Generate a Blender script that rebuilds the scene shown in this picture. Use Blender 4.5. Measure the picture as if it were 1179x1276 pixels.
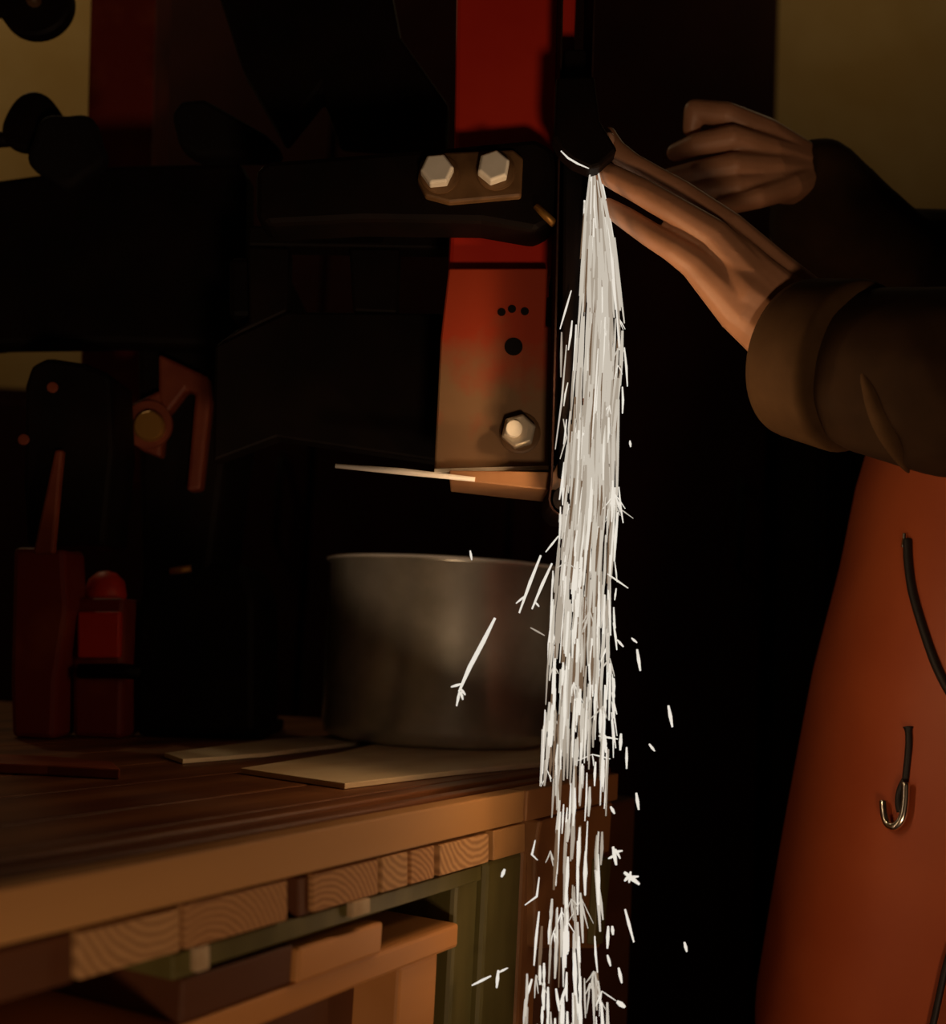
import bpy, bmesh, math, random
from mathutils import Vector, Matrix
random.seed(7)
for o in list(bpy.data.objects): bpy.data.objects.remove(o)
scn = bpy.context.scene
C = scn.collection

# ------------------------------------------------------------------ camera
FPX = 1500.0
ROLL = math.radians(3.0)
PITCH = math.atan(162/1500)
BZ = 0.90                      # bench top height
CAMZ = BZ + 0.0872
cd = bpy.data.cameras.new('camera'); cam = bpy.data.objects.new('camera', cd); C.objects.link(cam)
cd.sensor_fit = 'HORIZONTAL'; cd.sensor_width = 36; cd.lens = FPX/1179*36; cd.clip_start = 0.02
cam.matrix_world = (Matrix.Translation((0, 0, CAMZ)) @ Matrix.Rotation(math.pi/2+PITCH, 4, 'X') @ Matrix.Rotation(ROLL, 4, 'Z'))
cd.dof.use_dof = True; cd.dof.focus_distance = 0.72; cd.dof.aperture_fstop = 6.3
scn.camera = cam

# ------------------------------------------------------------------ world, lights, exposure
w = bpy.data.worlds.new('world'); scn.world = w; w.use_nodes = True
w.node_tree.nodes['Background'].inputs[0].default_value = (0.9, 0.6, 0.4, 1)
w.node_tree.nodes['Background'].inputs[1].default_value = 0.0006
def lamp(name, loc, power, col, radius):
    l = bpy.data.lights.new(name, 'POINT'); l.energy = power; l.color = col; l.shadow_soft_size = radius
    o = bpy.data.objects.new(name, l); o.location = loc; C.objects.link(o); return o
lamp('low_key_light', (0.16, -0.22, 0.60), 8.0, (1.0, 0.66, 0.40), 0.06)      # added key light low behind the viewer, no lamp known there
lamp('ceiling_bulb_left', (-1.05, 1.75, 2.6), 5.0, (1.0, 0.74, 0.40), 0.05)     # bulb under the ceiling lighting the left of the back wall
lamp('wall_fill_right', (0.80, 2.05, 2.6), 1.45, (1.0, 0.72, 0.38), 0.05)  # added fill brightening the right of the back wall, no bulb seen
SPARK_POWER = 0.12
vs = scn.view_settings
vs.view_transform = 'Standard'; vs.look = 'None'; vs.exposure = 0.0; vs.gamma = 1.0; vs.use_curve_mapping = False

# ------------------------------------------------------------------ pixel -> place
def ray(px, py):
    dx = px-589.5; dy = py-638
    x = dx*math.cos(ROLL)+dy*math.sin(ROLL); y = -dx*math.sin(ROLL)+dy*math.cos(ROLL)
    u = x/FPX; v = -y/FPX
    return Vector((u, math.cos(PITCH)-v*math.sin(PITCH), math.sin(PITCH)+v*math.cos(PITCH)))
CAM = Vector((0, 0, CAMZ))
def P(px, py, Y):
    d = ray(px, py); return CAM + d*(Y/d.y)
def PZ(px, py, Z):
    d = ray(px, py); return CAM + d*((Z-CAMZ)/d.z)
A_ = PZ(0, 1108, BZ); B_ = PZ(655, 985, BZ)
U = (B_-A_).normalized()                      # along the bench front, away from the viewer
N = Vector((U.y, -U.x, 0))                    # out of the bench front
E2 = -N
UA = math.atan2(U.y, U.x)
def F(px, py, off=0.0):                       # on the bench front plane, moved outwards by off
    d = ray(px, py); b = B_ + N*off
    return CAM + d*(N.dot(b-CAM)/N.dot(d))

# ------------------------------------------------------------------ materials
def mat(name, col, rough=0.6, metal=0.0, col2=None, scale=20, detail=4, stretch=(1,1,1), rotz=0.0, bump=0.0, lo=0.35, hi=0.65, spec=0.5, coat=0.0):
    m = bpy.data.materials.new(name); m.use_nodes = True
    nt = m.node_tree; b = nt.nodes['Principled BSDF']
    b.inputs['Base Color'].default_value = (*col, 1); b.inputs['Roughness'].default_value = rough
    b.inputs['Metallic'].default_value = metal; b.inputs['Specular IOR Level'].default_value = spec
    b.inputs['Coat Weight'].default_value = coat
    if col2 is not None or bump:
        tc = nt.nodes.new('ShaderNodeTexCoord'); mp = nt.nodes.new('ShaderNodeMapping')
        mp.vector_type = 'TEXTURE'
        mp.inputs['Rotation'].default_value = (0, 0, rotz)
        mp.inputs['Scale'].default_value = stretch
        nt.links.new(tc.outputs['Object'], mp.inputs['Vector'])
        nz = nt.nodes.new('ShaderNodeTexNoise'); nz.inputs['Scale'].default_value = scale; nz.inputs['Detail'].default_value = detail
        nt.links.new(mp.outputs[0], nz.inputs['Vector'])
        if col2 is not None:
            r = nt.nodes.new('ShaderNodeValToRGB')
            r.color_ramp.elements[0].position = lo; r.color_ramp.elements[1].position = hi
            r.color_ramp.elements[0].color = (*col, 1); r.color_ramp.elements[1].color = (*col2, 1)
            nt.links.new(nz.outputs['Fac'], r.inputs['Fac']); nt.links.new(r.outputs['Color'], b.inputs['Base Color'])
        if bump:
            bp = nt.nodes.new('ShaderNodeBump'); bp.inputs['Strength'].default_value = bump; bp.inputs['Distance'].default_value = 0.002
            nt.links.new(nz.outputs['Fac'], bp.inputs['Height']); nt.links.new(bp.outputs[0], b.inputs['Normal'])
    return m
def emis(name, col, s):
    m = bpy.data.materials.new(name); m.use_nodes = True; nt = m.node_tree; nt.nodes.clear()
    e = nt.nodes.new('ShaderNodeEmission'); e.inputs[0].default_value = (*col, 1); e.inputs[1].default_value = s
    o = nt.nodes.new('ShaderNodeOutputMaterial'); nt.links.new(e.outputs[0], o.inputs[0]); return m
def endgrain(name, c1, c2, sc=330, off=(0.01, 0.0, 0.03)):
    m = bpy.data.materials.new(name); m.use_nodes = True; nt = m.node_tree; b = nt.nodes['Principled BSDF']
    b.inputs['Roughness'].default_value = 0.7
    tc = nt.nodes.new('ShaderNodeTexCoord'); mp = nt.nodes.new('ShaderNodeMapping')
    mp.vector_type = 'TEXTURE'; mp.inputs['Rotation'].default_value = (0, 0, UA)
    mp.inputs['Location'].default_value = off
    nt.links.new(tc.outputs['Object'], mp.inputs['Vector'])
    wv = nt.nodes.new('ShaderNodeTexWave'); wv.wave_type = 'RINGS'; wv.rings_direction = 'Y'
    wv.inputs['Scale'].default_value = sc*0.2; wv.inputs['Distortion'].default_value = 2.0; wv.inputs['Detail'].default_value = 2; wv.inputs['Detail Scale'].default_value = 1.5
    nt.links.new(mp.outputs[0], wv.inputs['Vector'])
    r = nt.nodes.new('ShaderNodeValToRGB'); r.color_ramp.elements[0].color = (*c1, 1); r.color_ramp.elements[1].color = (*c2, 1)
    nt.links.new(wv.outputs['Fac'], r.inputs['Fac']); nt.links.new(r.outputs['Color'], b.inputs['Base Color'])
    return m
def paint_over_steel(name, zmid, zspan):
    # bare steel low on the plate, flaking red paint left on its upper part
    m = bpy.data.materials.new(name); m.use_nodes = True; nt = m.node_tree; b = nt.nodes['Principled BSDF']
    tc = nt.nodes.new('ShaderNodeTexCoord'); sp = nt.nodes.new('ShaderNodeSeparateXYZ'); nt.links.new(tc.outputs['Object'], sp.inputs[0])
    nz = nt.nodes.new('ShaderNodeTexNoise'); nz.inputs['Scale'].default_value = 45; nz.inputs['Detail'].default_value = 6; nt.links.new(tc.outputs['Object'], nz.inputs['Vector'])
    mr = nt.nodes.new('ShaderNodeMapRange'); mr.inputs['From Min'].default_value = zmid-zspan; mr.inputs['From Max'].default_value = zmid+zspan
    nt.links.new(sp.outputs['Z'], mr.inputs['Value'])
    ad = nt.nodes.new('ShaderNodeMath'); ad.operation = 'ADD'; nt.links.new(mr.outputs[0], ad.inputs[0]); nt.links.new(nz.outputs['Fac'], ad.inputs[1])
    r = nt.nodes.new('ShaderNodeValToRGB'); r.color_ramp.elements[0].position = 0.55; r.color_ramp.elements[1].position = 1.12
    nt.links.new(ad.outputs[0], r.inputs['Fac'])
    n2 = nt.nodes.new('ShaderNodeTexNoise'); n2.inputs['Scale'].default_value = 25; n2.inputs['Detail'].default_value = 5; nt.links.new(tc.outputs['Object'], n2.inputs['Vector'])
    st = nt.nodes.new('ShaderNodeMix'); st.data_type = 'RGBA'; st.inputs['A'].default_value = (0.20, 0.125, 0.056, 1); st.inputs['B'].default_value = (0.32, 0.17, 0.085, 1)
    nt.links.new(n2.outputs['Fac'], st.inputs['Factor'])
    mx = nt.nodes.new('ShaderNodeMix'); mx.data_type = 'RGBA'; mx.inputs['B'].default_value = (0.40, 0.042, 0.010, 1)
    nt.links.new(r.outputs['Color'], mx.inputs['Factor']); nt.links.new(st.outputs['Result'], mx.inputs['A']); nt.links.new(mx.outputs['Result'], b.inputs['Base Color'])
    b.inputs['Roughness'].default_value = 0.55; b.inputs['Metallic'].default_value = 0.0
    return m
M = {}
M['wood'] = mat('warm bench wood', (0.35, 0.17, 0.054), 0.6, col2=(0.46, 0.235, 0.078), scale=14, stretch=(8, 1, 1), rotz=UA, bump=0.15)
M['wood_top'] = mat('worn bench top wood', (0.085, 0.020, 0.005), 0.5, col2=(0.24, 0.09, 0.03), scale=30, stretch=(10, 1, 1), rotz=UA, bump=0.2)
M['wood_dark'] = mat('dark red brown wood', (0.07, 0.020, 0.005), 0.6, col2=(0.11, 0.036, 0.010), scale=25, stretch=(8, 1, 1), rotz=UA)
M['wood_orange'] = mat('orange pine', (0.46, 0.20, 0.055), 0.55, col2=(0.55, 0.25, 0.08), scale=18, stretch=(6, 1, 1), rotz=UA, bump=0.1)
M['wood_leg'] = mat('brown post wood', (0.24, 0.10, 0.03), 0.6, col2=(0.32, 0.14, 0.045), scale=18, stretch=(1, 1, 8), bump=0.1)
M['grain_a'] = endgrain('end grain wide rings', (0.30, 0.15, 0.055), (0.50, 0.275, 0.112), 430, (0.03, 0, 0.03))
M['grain_b'] = endgrain('end grain fine rings', (0.26, 0.115, 0.038), (0.45, 0.23, 0.086), 540, (-0.04, 0, -0.03))
M['green'] = mat('olive green paint', (0.066, 0.057, 0.010), 0.55, col2=(0.12, 0.10, 0.028), scale=30, stretch=(1, 1, 5))
M['pale'] = mat('chipped pale paint', (0.5, 0.38, 0.24), 0.7, col2=(0.38, 0.26, 0.14), scale=60)
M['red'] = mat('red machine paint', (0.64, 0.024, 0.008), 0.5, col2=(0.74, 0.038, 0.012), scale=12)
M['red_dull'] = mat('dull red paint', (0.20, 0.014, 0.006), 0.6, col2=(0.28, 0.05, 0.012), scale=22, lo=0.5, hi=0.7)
M['rust'] = mat('rusty red steel', (0.16, 0.025, 0.008), 0.6, col2=(0.24, 0.05, 0.015), scale=30)
M['black'] = mat('black painted steel', (0.0045, 0.0028, 0.0022), 0.6, col2=(0.009, 0.0042, 0.003), scale=25, spec=0.12)
M['blackrub'] = mat('black rubber', (0.008, 0.006, 0.006), 0.8, spec=0.15)
M['belt'] = mat('dark abrasive belt', (0.020, 0.010, 0.008), 0.9, col2=(0.035, 0.016, 0.012), scale=400, spec=0.1)
M['dirty'] = mat('oily brown steel', (0.08, 0.038, 0.013), 0.5, metal=0.1, col2=(0.22, 0.12, 0.05), scale=35)
M['bolt'] = mat('zinc bolt steel', (0.88, 0.86, 0.76), 0.5, metal=0.0, col2=(0.97, 0.95, 0.86), scale=80)
M['nut'] = mat('zinc nut steel', (0.65, 0.58, 0.46), 0.38, metal=0.3)
M['plate'] = paint_over_steel('worn red plate', 0.022, 0.045)
M['rest'] = mat('brown rest steel', (0.42, 0.20, 0.085), 0.5, metal=0.0, col2=(0.50, 0.25, 0.11), scale=30)
M['polished'] = mat('polished steel glint', (0.97, 0.95, 0.9), 0.3, metal=0.0)  # glint of a polished edge put into a near-white base colour
M['pot'] = mat('brushed stainless steel', (0.55, 0.54, 0.46), 0.27, metal=0.6, col2=(0.88, 0.86, 0.76), scale=14, bump=0.08, lo=0.4, hi=0.62)
M['brass'] = mat('brass', (0.5, 0.26, 0.06), 0.4, metal=0.6)
M['sheet'] = mat('pale sheet steel', (0.85, 0.72, 0.5), 0.5, col2=(0.65, 0.5, 0.32), scale=14)
M['scrap'] = mat('grey brown thin board', (0.85, 0.70, 0.46), 0.6, col2=(0.70, 0.52, 0.30), scale=30, stretch=(5, 1, 1), rotz=UA)
M['wall'] = mat('ochre plaster wall', (0.42, 0.28, 0.10), 0.9, col2=(0.50, 0.36, 0.16), scale=5, detail=8, bump=0.2)
M['floor'] = mat('dark concrete', (0.05, 0.035, 0.03), 0.9, col2=(0.07, 0.05, 0.04), scale=8)
M['ceil'] = mat('dark boarded ceiling', (0.10, 0.06, 0.04), 0.9)
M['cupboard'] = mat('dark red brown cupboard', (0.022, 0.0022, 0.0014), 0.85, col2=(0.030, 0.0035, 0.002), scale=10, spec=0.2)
M['skin'] = mat('skin', (0.42, 0.205, 0.11), 0.5, col2=(0.50, 0.25, 0.14), scale=35, bump=0.08)
M['nail'] = mat('fingernail', (0.62, 0.36, 0.24), 0.3)
M['shirt'] = mat('dark brown work jacket', (0.026, 0.012, 0.004), 0.85, col2=(0.034, 0.016, 0.0055), scale=60, spec=0.15)
M['cuff'] = mat('lit brown jacket cloth', (0.055, 0.027, 0.009), 0.85, col2=(0.070, 0.036, 0.013), scale=60, spec=0.15)  # lighter copy of the jacket cloth, light from below put into its colour
M['trouser'] = mat('black trousers', (0.012, 0.010, 0.010), 0.9, spec=0.1)
M['apron'] = mat('red brown leather apron', (0.34, 0.058, 0.011), 0.55, col2=(0.40, 0.078, 0.017), scale=11, detail=6, bump=0.1)
M['cord'] = mat('black cord', (0.008, 0.005, 0.005), 0.6)
M['chrome'] = mat('chrome', (0.8, 0.75, 0.65), 0.2, metal=1.0)
M['hair'] = mat('dark hair', (0.02, 0.012, 0.008), 0.7)
M['s1'] = emis('glow warm white', (1.0, 0.89, 0.74), 0.58)
M['s2'] = emis('glow beige', (1.0, 0.84, 0.66), 0.40)
M['s3'] = emis('glow bright', (1.0, 0.92, 0.80), 0.82)
M['s4'] = emis('glow fading', (1.0, 0.62, 0.36), 0.17)

# ------------------------------------------------------------------ object helpers
ORG = {}
def tag(o, label=None, cat=None, group=None, kind=None):
    if label: o['label'] = label
    if cat: o['category'] = cat
    if group: o['group'] = group
    if kind: o['kind'] = kind
    return o
def thing(name, loc, label, cat, group=None):
    o = bpy.data.objects.new(name, None); o.empty_display_size = 0.05; C.objects.link(o); o.location = loc
    ORG[o] = Vector(loc); return tag(o, label, cat, group)
def link(name, me, m, parent=None, center=True, bevel=0.0, smooth=False):
    if center and me.vertices:
        lo = Vector([min(v.co[i] for v in me.vertices) for i in range(3)]); hi = Vector([max(v.co[i] for v in me.vertices) for i in range(3)])
        c = (lo+hi)/2; me.transform(Matrix.Translation(-c))
    else: c = Vector((0, 0, 0))
    o = bpy.data.objects.new(name, me); C.objects.link(o)
    for mm in (m if isinstance(m, (list, tuple)) else [m]): me.materials.append(mm)
    ORG[o] = c
    if parent is not None: o.parent = parent; o.location = c-ORG[parent]
    else: o.location = c
    if smooth: me.polygons.foreach_set('use_smooth', [True]*len(me.polygons))
    if bevel:
        b = o.modifiers.new('bevel', 'BEVEL'); b.width = bevel; b.segments = 2; b.limit_method = 'ANGLE'
    return o
def pyd(v, f):
    me = bpy.data.meshes.new('m'); me.from_pydata([tuple(x) for x in v], [], f); me.update()
    bm = bmesh.new(); bm.from_mesh(me); bmesh.ops.recalc_face_normals(bm, faces=bm.faces); bm.to_mesh(me); bm.free()
    return me
def prism(pts, vec):
    n = len(pts); v = list(pts)+[p+vec for p in pts]
    return pyd(v, [list(range(n)), list(range(2*n-1, n-1, -1))]+[[i, (i+1) % n, n+(i+1) % n, n+i] for i in range(n)])
def flat(name, px, Y, th, m, parent=None, bevel=0.001, **k):           # upright slab of real thickness, facing the viewer
    return link(name, prism([P(x, y, Y) for x, y in px], Vector((0, th, 0))), m, parent, bevel=bevel, **k)
def front(name, px, depth, m, parent=None, off=0.0, bevel=0.0008):      # slab lying in the bench front plane
    return link(name, prism([F(x, y, off) for x, y in px], E2*depth), m, parent, bevel=bevel)
def box(name, lo, hi, m, parent=None, bevel=0.0):
    a, b = Vector(lo), Vector(hi)
    pts = [Vector((a.x, a.y, a.z)), Vector((b.x, a.y, a.z)), Vector((b.x, b.y, a.z)), Vector((a.x, b.y, a.z))]
    return link(name, prism(pts, Vector((0, 0, b.z-a.z))), m, parent, bevel=bevel)
def tubemesh(pts, rad, seg=10, caps=True):
    pts = [Vector(p) for p in pts]; n = len(pts); rad = rad if isinstance(rad, (list, tuple)) else [rad]*n
    V = []; Fc = []; t0 = (pts[1]-pts[0]).normalized()
    a = t0.orthogonal().normalized()
    for i, p in enumerate(pts):
        t = (pts[min(i+1, n-1)]-pts[max(i-1, 0)]).normalized()
        a = (a-t*a.dot(t)).normalized(); b = t.cross(a)
        for k in range(seg):
            an = 2*math.pi*k/seg; V.append(p+(a*math.cos(an)+b*math.sin(an))*rad[i])
    for i in range(n-1):
        for k in range(seg):
            k2 = (k+1) % seg; Fc.append([i*seg+k, i*seg+k2, (i+1)*seg+k2, (i+1)*seg+k])
    if caps: Fc += [list(range(seg))[::-1], list(range((n-1)*seg, n*seg))]
    return pyd(V, Fc)
def tube(name, pts, rad, m, parent=None, seg=10): return link(name, tubemesh(pts, rad, seg), m, parent, smooth=True)
def lathe(prof, c, axis, seg=32):                                       # prof: (radius, height along axis)
    ax = Vector(axis).normalized(); a = ax.orthogonal().normalized(); b = ax.cross(a); V = []; Fc = []
    for r, h in prof:
        for k in range(seg):
            an = 2*math.pi*k/seg; V.append(Vector(c)+ax*h+(a*math.cos(an)+b*math.sin(an))*max(r, 1e-5))
    for i in range(len(prof)-1):
        for k in range(seg):
            k2 = (k+1) % seg; Fc.append([i*seg+k, i*seg+k2, (i+1)*seg+k2, (i+1)*seg+k])
    return pyd(V, Fc+[list(range(seg))[::-1], list(range((len(prof)-1)*seg, len(prof)*seg))])
def smoothpath(pts, n=6):
    out = []; pts = [Vector(p) for p in pts]
    for i in range(len(pts)-1):
        p0 = pts[max(i-1, 0)]; p1 = pts[i]; p2 = pts[i+1]; p3 = pts[min(i+2, len(pts)-1)]
        for k in range(n):
            t = k/n
            out.append(0.5*((2*p1)+(p2-p0)*t+(2*p0-5*p1+4*p2-p3)*t*t+(3*p1-p0-3*p2+p3)*t**3))
    return out+[pts[-1]]
def organic(name, chains, m, parent, voxel=0.0015, smooth=4):
    """one continuous surface grown over tapered chains of (point, radius)"""
    bm = bmesh.new()
    unit = bmesh.new(); bmesh.ops.create_icosphere(unit, subdivisions=2, radius=1.0)
    uv = [v.co.copy() for v in unit.verts]; uf = [[v.index for v in f.verts] for f in unit.faces]; unit.free()
    V = []; Fc = []
    for ch in chains:
        for i in range(len(ch)-1):
            (p, r), (q, s) = ch[i], ch[i+1]; d = (q-p).length; st = max(2, int(d/(0.3*min(r, s)))+1)
            for k in range(st + (1 if i == len(ch)-2 else 0)):
                t = k/st; c = p.lerp(q, t); rr = r+(s-r)*t; o = len(V)
                V += [c+x*rr for x in uv]; Fc += [[o+j for j in f] for f in uf]
    bm.free()
    me = bpy.data.meshes.new('m'); me.from_pydata([tuple(x) for x in V], [], Fc); me.update()
    o = link(name, me, m, parent)
    rm = o.modifiers.new('grow', 'REMESH'); rm.mode = 'VOXEL'; rm.voxel_size = voxel
    sm = o.modifiers.new('soften', 'SMOOTH'); sm.factor = 0.5; sm.iterations = smooth
    bpy.context.view_layer.update(); dg = bpy.context.evaluated_depsgraph_get()
    me2 = bpy.data.meshes.new_from_object(o.evaluated_get(dg)); o.modifiers.clear(); o.data = me2
    me2.polygons.foreach_set('use_smooth', [True]*len(me2.polygons))
    return o
def hexhead(name, c, r, h, m, parent, axis=(0, -1, 0), rot=0.2):
    ax = Vector(axis).normalized(); a = Vector((math.cos(rot), 0, math.sin(rot))); a = (a-ax*a.dot(ax)).normalized(); b = ax.cross(a)
    V = []
    for rr, hh in ((r, 0), (r, h*0.8), (r*0.86, h)):
        for k in range(6):
            an = math.pi/3*k; V.append(Vector(c)+ax*hh+(a*math.cos(an)+b*math.sin(an))*rr)
    Fc = [[i*6+k, i*6+(k+1) % 6, (i+1)*6+(k+1) % 6, (i+1)*6+k] for i in range(2) for k in range(6)]+[list(range(6))[::-1], list(range(12, 18))]
    return link(name, pyd(V, Fc), m, parent, bevel=0.0006)

# ------------------------------------------------------------------ the room
def st(o): return tag(o, kind='structure')
st(box('floor', (-1.8, -1.6, -0.05), (2.2, 2.7, 0.0), M['floor']))
st(box('ceiling', (-1.8, -1.6, 2.75), (2.2, 2.7, 2.8), M['ceil']))
st(box('wall_back', (-1.8, 2.6, 0.0), (2.2, 2.7, 2.75), M['wall']))
st(box('wall_left', (-1.9, -1.6, 0.0), (-1.8, 2.7, 2.75), M['wall']))
st(box('wall_right', (2.2, -1.6, 0.0), (2.3, 2.7, 2.75), M['floor']))
st(box('wall_front', (-1.8, -1.7, 0.0), (2.2, -1.6, 2.75), M['floor']))

# added cupboard shape that makes the background dark behind the machine
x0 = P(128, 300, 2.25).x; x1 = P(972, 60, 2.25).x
cb = thing('dark_backdrop_tall', ((x0+x1)/2, 2.4, 0), 'added tall dark red-brown cupboard filling the dark background behind the grinder and the hands', 'cupboard')
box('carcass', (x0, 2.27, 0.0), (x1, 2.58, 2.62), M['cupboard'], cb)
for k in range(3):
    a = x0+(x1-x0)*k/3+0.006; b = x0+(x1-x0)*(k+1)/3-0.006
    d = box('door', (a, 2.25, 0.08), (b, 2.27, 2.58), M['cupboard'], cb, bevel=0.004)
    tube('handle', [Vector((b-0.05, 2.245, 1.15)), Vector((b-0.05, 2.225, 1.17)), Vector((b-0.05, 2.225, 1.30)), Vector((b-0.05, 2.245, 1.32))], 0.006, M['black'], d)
lx0 = x1+0.02  # added black block that keeps the background dark behind the apron
lc = thing('dark_backdrop_right', (lx0+0.4, 2.1, 0), 'added low black cabinet shape filling the dark background behind the leather apron', 'cabinet')
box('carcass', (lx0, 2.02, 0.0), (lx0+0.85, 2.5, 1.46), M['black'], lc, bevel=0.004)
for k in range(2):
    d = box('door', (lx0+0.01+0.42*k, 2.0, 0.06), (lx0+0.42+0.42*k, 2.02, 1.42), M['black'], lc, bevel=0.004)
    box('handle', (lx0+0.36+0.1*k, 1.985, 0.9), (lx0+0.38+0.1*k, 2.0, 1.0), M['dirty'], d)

zt = P(40, 482, 2.25).z  # added dark block hiding the lit wall low behind the control box
lb = thing('dark_backdrop_left', (x0-0.3, 2.4, 0), 'added low dark cupboard shape filling the dark background behind the control box', 'cupboard')
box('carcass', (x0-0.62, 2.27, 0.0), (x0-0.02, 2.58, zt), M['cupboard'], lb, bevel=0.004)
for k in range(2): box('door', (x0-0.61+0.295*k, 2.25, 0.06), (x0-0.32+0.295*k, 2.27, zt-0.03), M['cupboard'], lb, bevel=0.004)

# ------------------------------------------------------------------ the bench
XE = PZ(770, 964, BZ).x
bench = thing('workbench', B_-Vector((0.3, -0.2, BZ)), 'wooden workbench with laminated top, plank ends showing under its edge', 'workbench')
def top_plank(w0, w1, ztop, name, m, s0=-0.62):
    def pt(s, wv, z): return B_+U*s+E2*wv+Vector((0, 0, z-BZ))
    def send(wv): return min((XE-B_.x-E2.x*wv)/U.x, (1.28-B_.y-E2.y*wv)/U.y)
    q = [pt(s0, w0, ztop), pt(send(w0), w0, ztop), pt(send(w1), w1, ztop), pt(s0, w1, ztop)]
    return link(name, prism(q, Vector((0, 0, -0.0180))), m, bench, bevel=0.0012)
ws = [0.0, 0.0125, 0.020, 0.030, 0.040, 0.055, 0.10]+[0.10+0.065*k for k in range(1, 13)]
for i in range(len(ws)-1):
    drop = 0.0 if i == 0 else (0.0030 if i in (1, 3) else 0.0003)
    if i == 0:      # front board: two lengths with a joint near the pot end
        def pt(s, wv, z): return B_+U*s+E2*wv+Vector((0, 0, z-BZ))
        q = [pt(-0.62, 0, BZ), pt(-0.001, 0, BZ), pt(-0.001, ws[1]-0.0006, BZ), pt(-0.62, ws[1]-0.0006, BZ)]
        link('front_board', prism(q, Vector((0, 0, -0.0185))), M['wood'], bench, bevel=0.001)
        se = (XE-B_.x)/U.x
        q = [pt(0.001, -0.001, BZ), pt(se, -0.001, BZ), pt(se, ws[1]-0.0006, BZ), pt(0.001, ws[1]-0.0006, BZ)]
        link('front_board', prism(q, Vector((0, 0, -0.0185))), M['wood_leg'], bench, bevel=0.001)
    else:
        top_plank(ws[i]+0.0006, ws[i+1]-0.0006, BZ-drop, 'plank', M['wood_top'])
# second layer: cross planks whose end grain faces the viewer
def zl(px, z):        # pixel y on the bench front for a height below the top
    lo, hi = 800.0, 1500.0
    for _ in range(40):
        m_ = (lo+hi)/2
        if F(px, m_).z-BZ > z: lo = m_
        else: hi = m_
    return lo
def under(name, xa, xb, za, zb, m, depth=0.25, off=0.0, bevel=0.0008, slant=0):
    return front(name, [(xa, zl(xa, za)), (xb, zl(xb, za)), (xb+slant, zl(xb+slant, zb)), (xa+slant, zl(xa+slant, zb))], depth, m, bench, off, bevel)
for xa, xb, m, dz, off in ((-70, 92, 'wood_dark', 0, -0.003), (97, 226, 'grain_a', 0.0005, -0.0006), (231, 360, 'grain_b', 0, 0.0003), (371, 387, 'wood_dark', 0.0, -0.003), (389, 473, 'grain_b', 0.0, -0.001), (475, 510, 'grain_a', 0.0, 0.0), (511, 543, 'grain_b', 0.0, -0.0006), (547, 611, 'grain_a', 0.0008, 0.0006), (614, 656, 'wood', 0.0, 0.0)):  # leftmost dark plank fills what is only a shaded recess
    under('cross_plank', xa+1.5, xb-1.5, -0.0196-dz, -0.0366, M[m], 0.25, off)
under('green_rail', 245, 600, -0.0370, -0.0455, M['green'], 0.05, -0.003)
under('green_rail', 215, 243, -0.0370, -0.0470, M['green'], 0.05, -0.003)
under('paint_chip', 246, 262, -0.0372, -0.0470, M['pale'], 0.004, 0.0008)
under('paint_chip', 440, 462, -0.0372, -0.0445, M['pale'], 0.004, 0.0008)
# green leg of planed strips, brown back strip, right-hand wooden end panel
def leg(name, xa, xb, za, zb, m, depth, off): 
    a = F(xa, 1140, off); b = F(xb, 1140, off); a.z = b.z = BZ+za
    return link(name, prism([a, b, b+E2*depth, a+E2*depth], Vector((0, 0, zb-za))), m, bench, bevel=0.003)
leg('leg', 566, 602, -0.046, -BZ, M['green'], 0.05, -0.010)
leg('leg', 604, 648, -0.0372, -BZ, M['green'], 0.06, -0.004)
leg('leg', 650, 672, -0.0372, -BZ, M['wood_leg'], 0.05, -0.006)
for s, wv in ((-0.55, 0.03), (-0.5, 0.6), (0.30, 0.40)):
    c = B_+U*s+E2*wv
    link('leg', prism([c+Vector((0, 0, -0.0366)), c+U*0.06+Vector((0, 0, -0.0366)), c+U*0.06+E2*0.06+Vector((0, 0, -0.0366)), c+E2*0.06+Vector((0, 0, -0.0366))], Vector((0, 0, -(BZ-0.0366)))), M['green'], bench, bevel=0.002)
front('end_panel', [(674, 1022), (764, zl(764, -0.019)), (760, 1060), (748, 1182), (668, 1182), (668, 1060)], 0.022, M['wood_leg'], bench, 0.0, 0.002)
front('end_strip', [(748, 1072), (763, 1068), (752, 1176), (741, 1178)], 0.006, M['green'], bench, 0.006, 0.001)
b0 = F(690, 1180, -0.03)
link('foot_panel', prism([Vector((b0.x, b0.y, BZ-0.03)), Vector((b0.x, b0.y, BZ-0.03))+U*0.15, Vector((b0.x, b0.y, BZ-0.03))+U*0.15+E2*0.03, Vector((b0.x, b0.y, BZ-0.03))+E2*0.03], Vector((0, 0, -(BZ-0.03)))), M['wood_dark'], bench, bevel=0.003)

# wooden cabinet under the bench, boards lying on its top
ZC = BZ-0.0665
def cpt(px, dep): a = F(px, 1200, -0.004); return Vector((a.x, a.y, ZC))+E2*dep
cab = thing('under_bench_cabinet', Vector((cpt(300, 0.2).x, cpt(300, 0.2).y, 0)), 'orange pine cabinet frame standing under the workbench', 'cabinet')
a, b = cpt(-60, 0), cpt(570, 0)
link('top_board', prism([a, b, b+E2*0.3, a+E2*0.3], Vector((0, 0, -0.013))), M['wood_orange'], cab, bevel=0.002)
for xa, xb in ((505, 552), (-30, 20)):
    a, b = cpt(xa, 0.003), cpt(xb, 0.003)
    link('stile', prism([p+Vector((0, 0, -0.013)) for p in (a, b, b+E2*0.03, a+E2*0.03)], Vector((0, 0, -(ZC-0.013)))), M['wood_orange'], cab, bevel=0.002)
a, b = cpt(-60, 0.03), cpt(552, 0.03)
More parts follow.
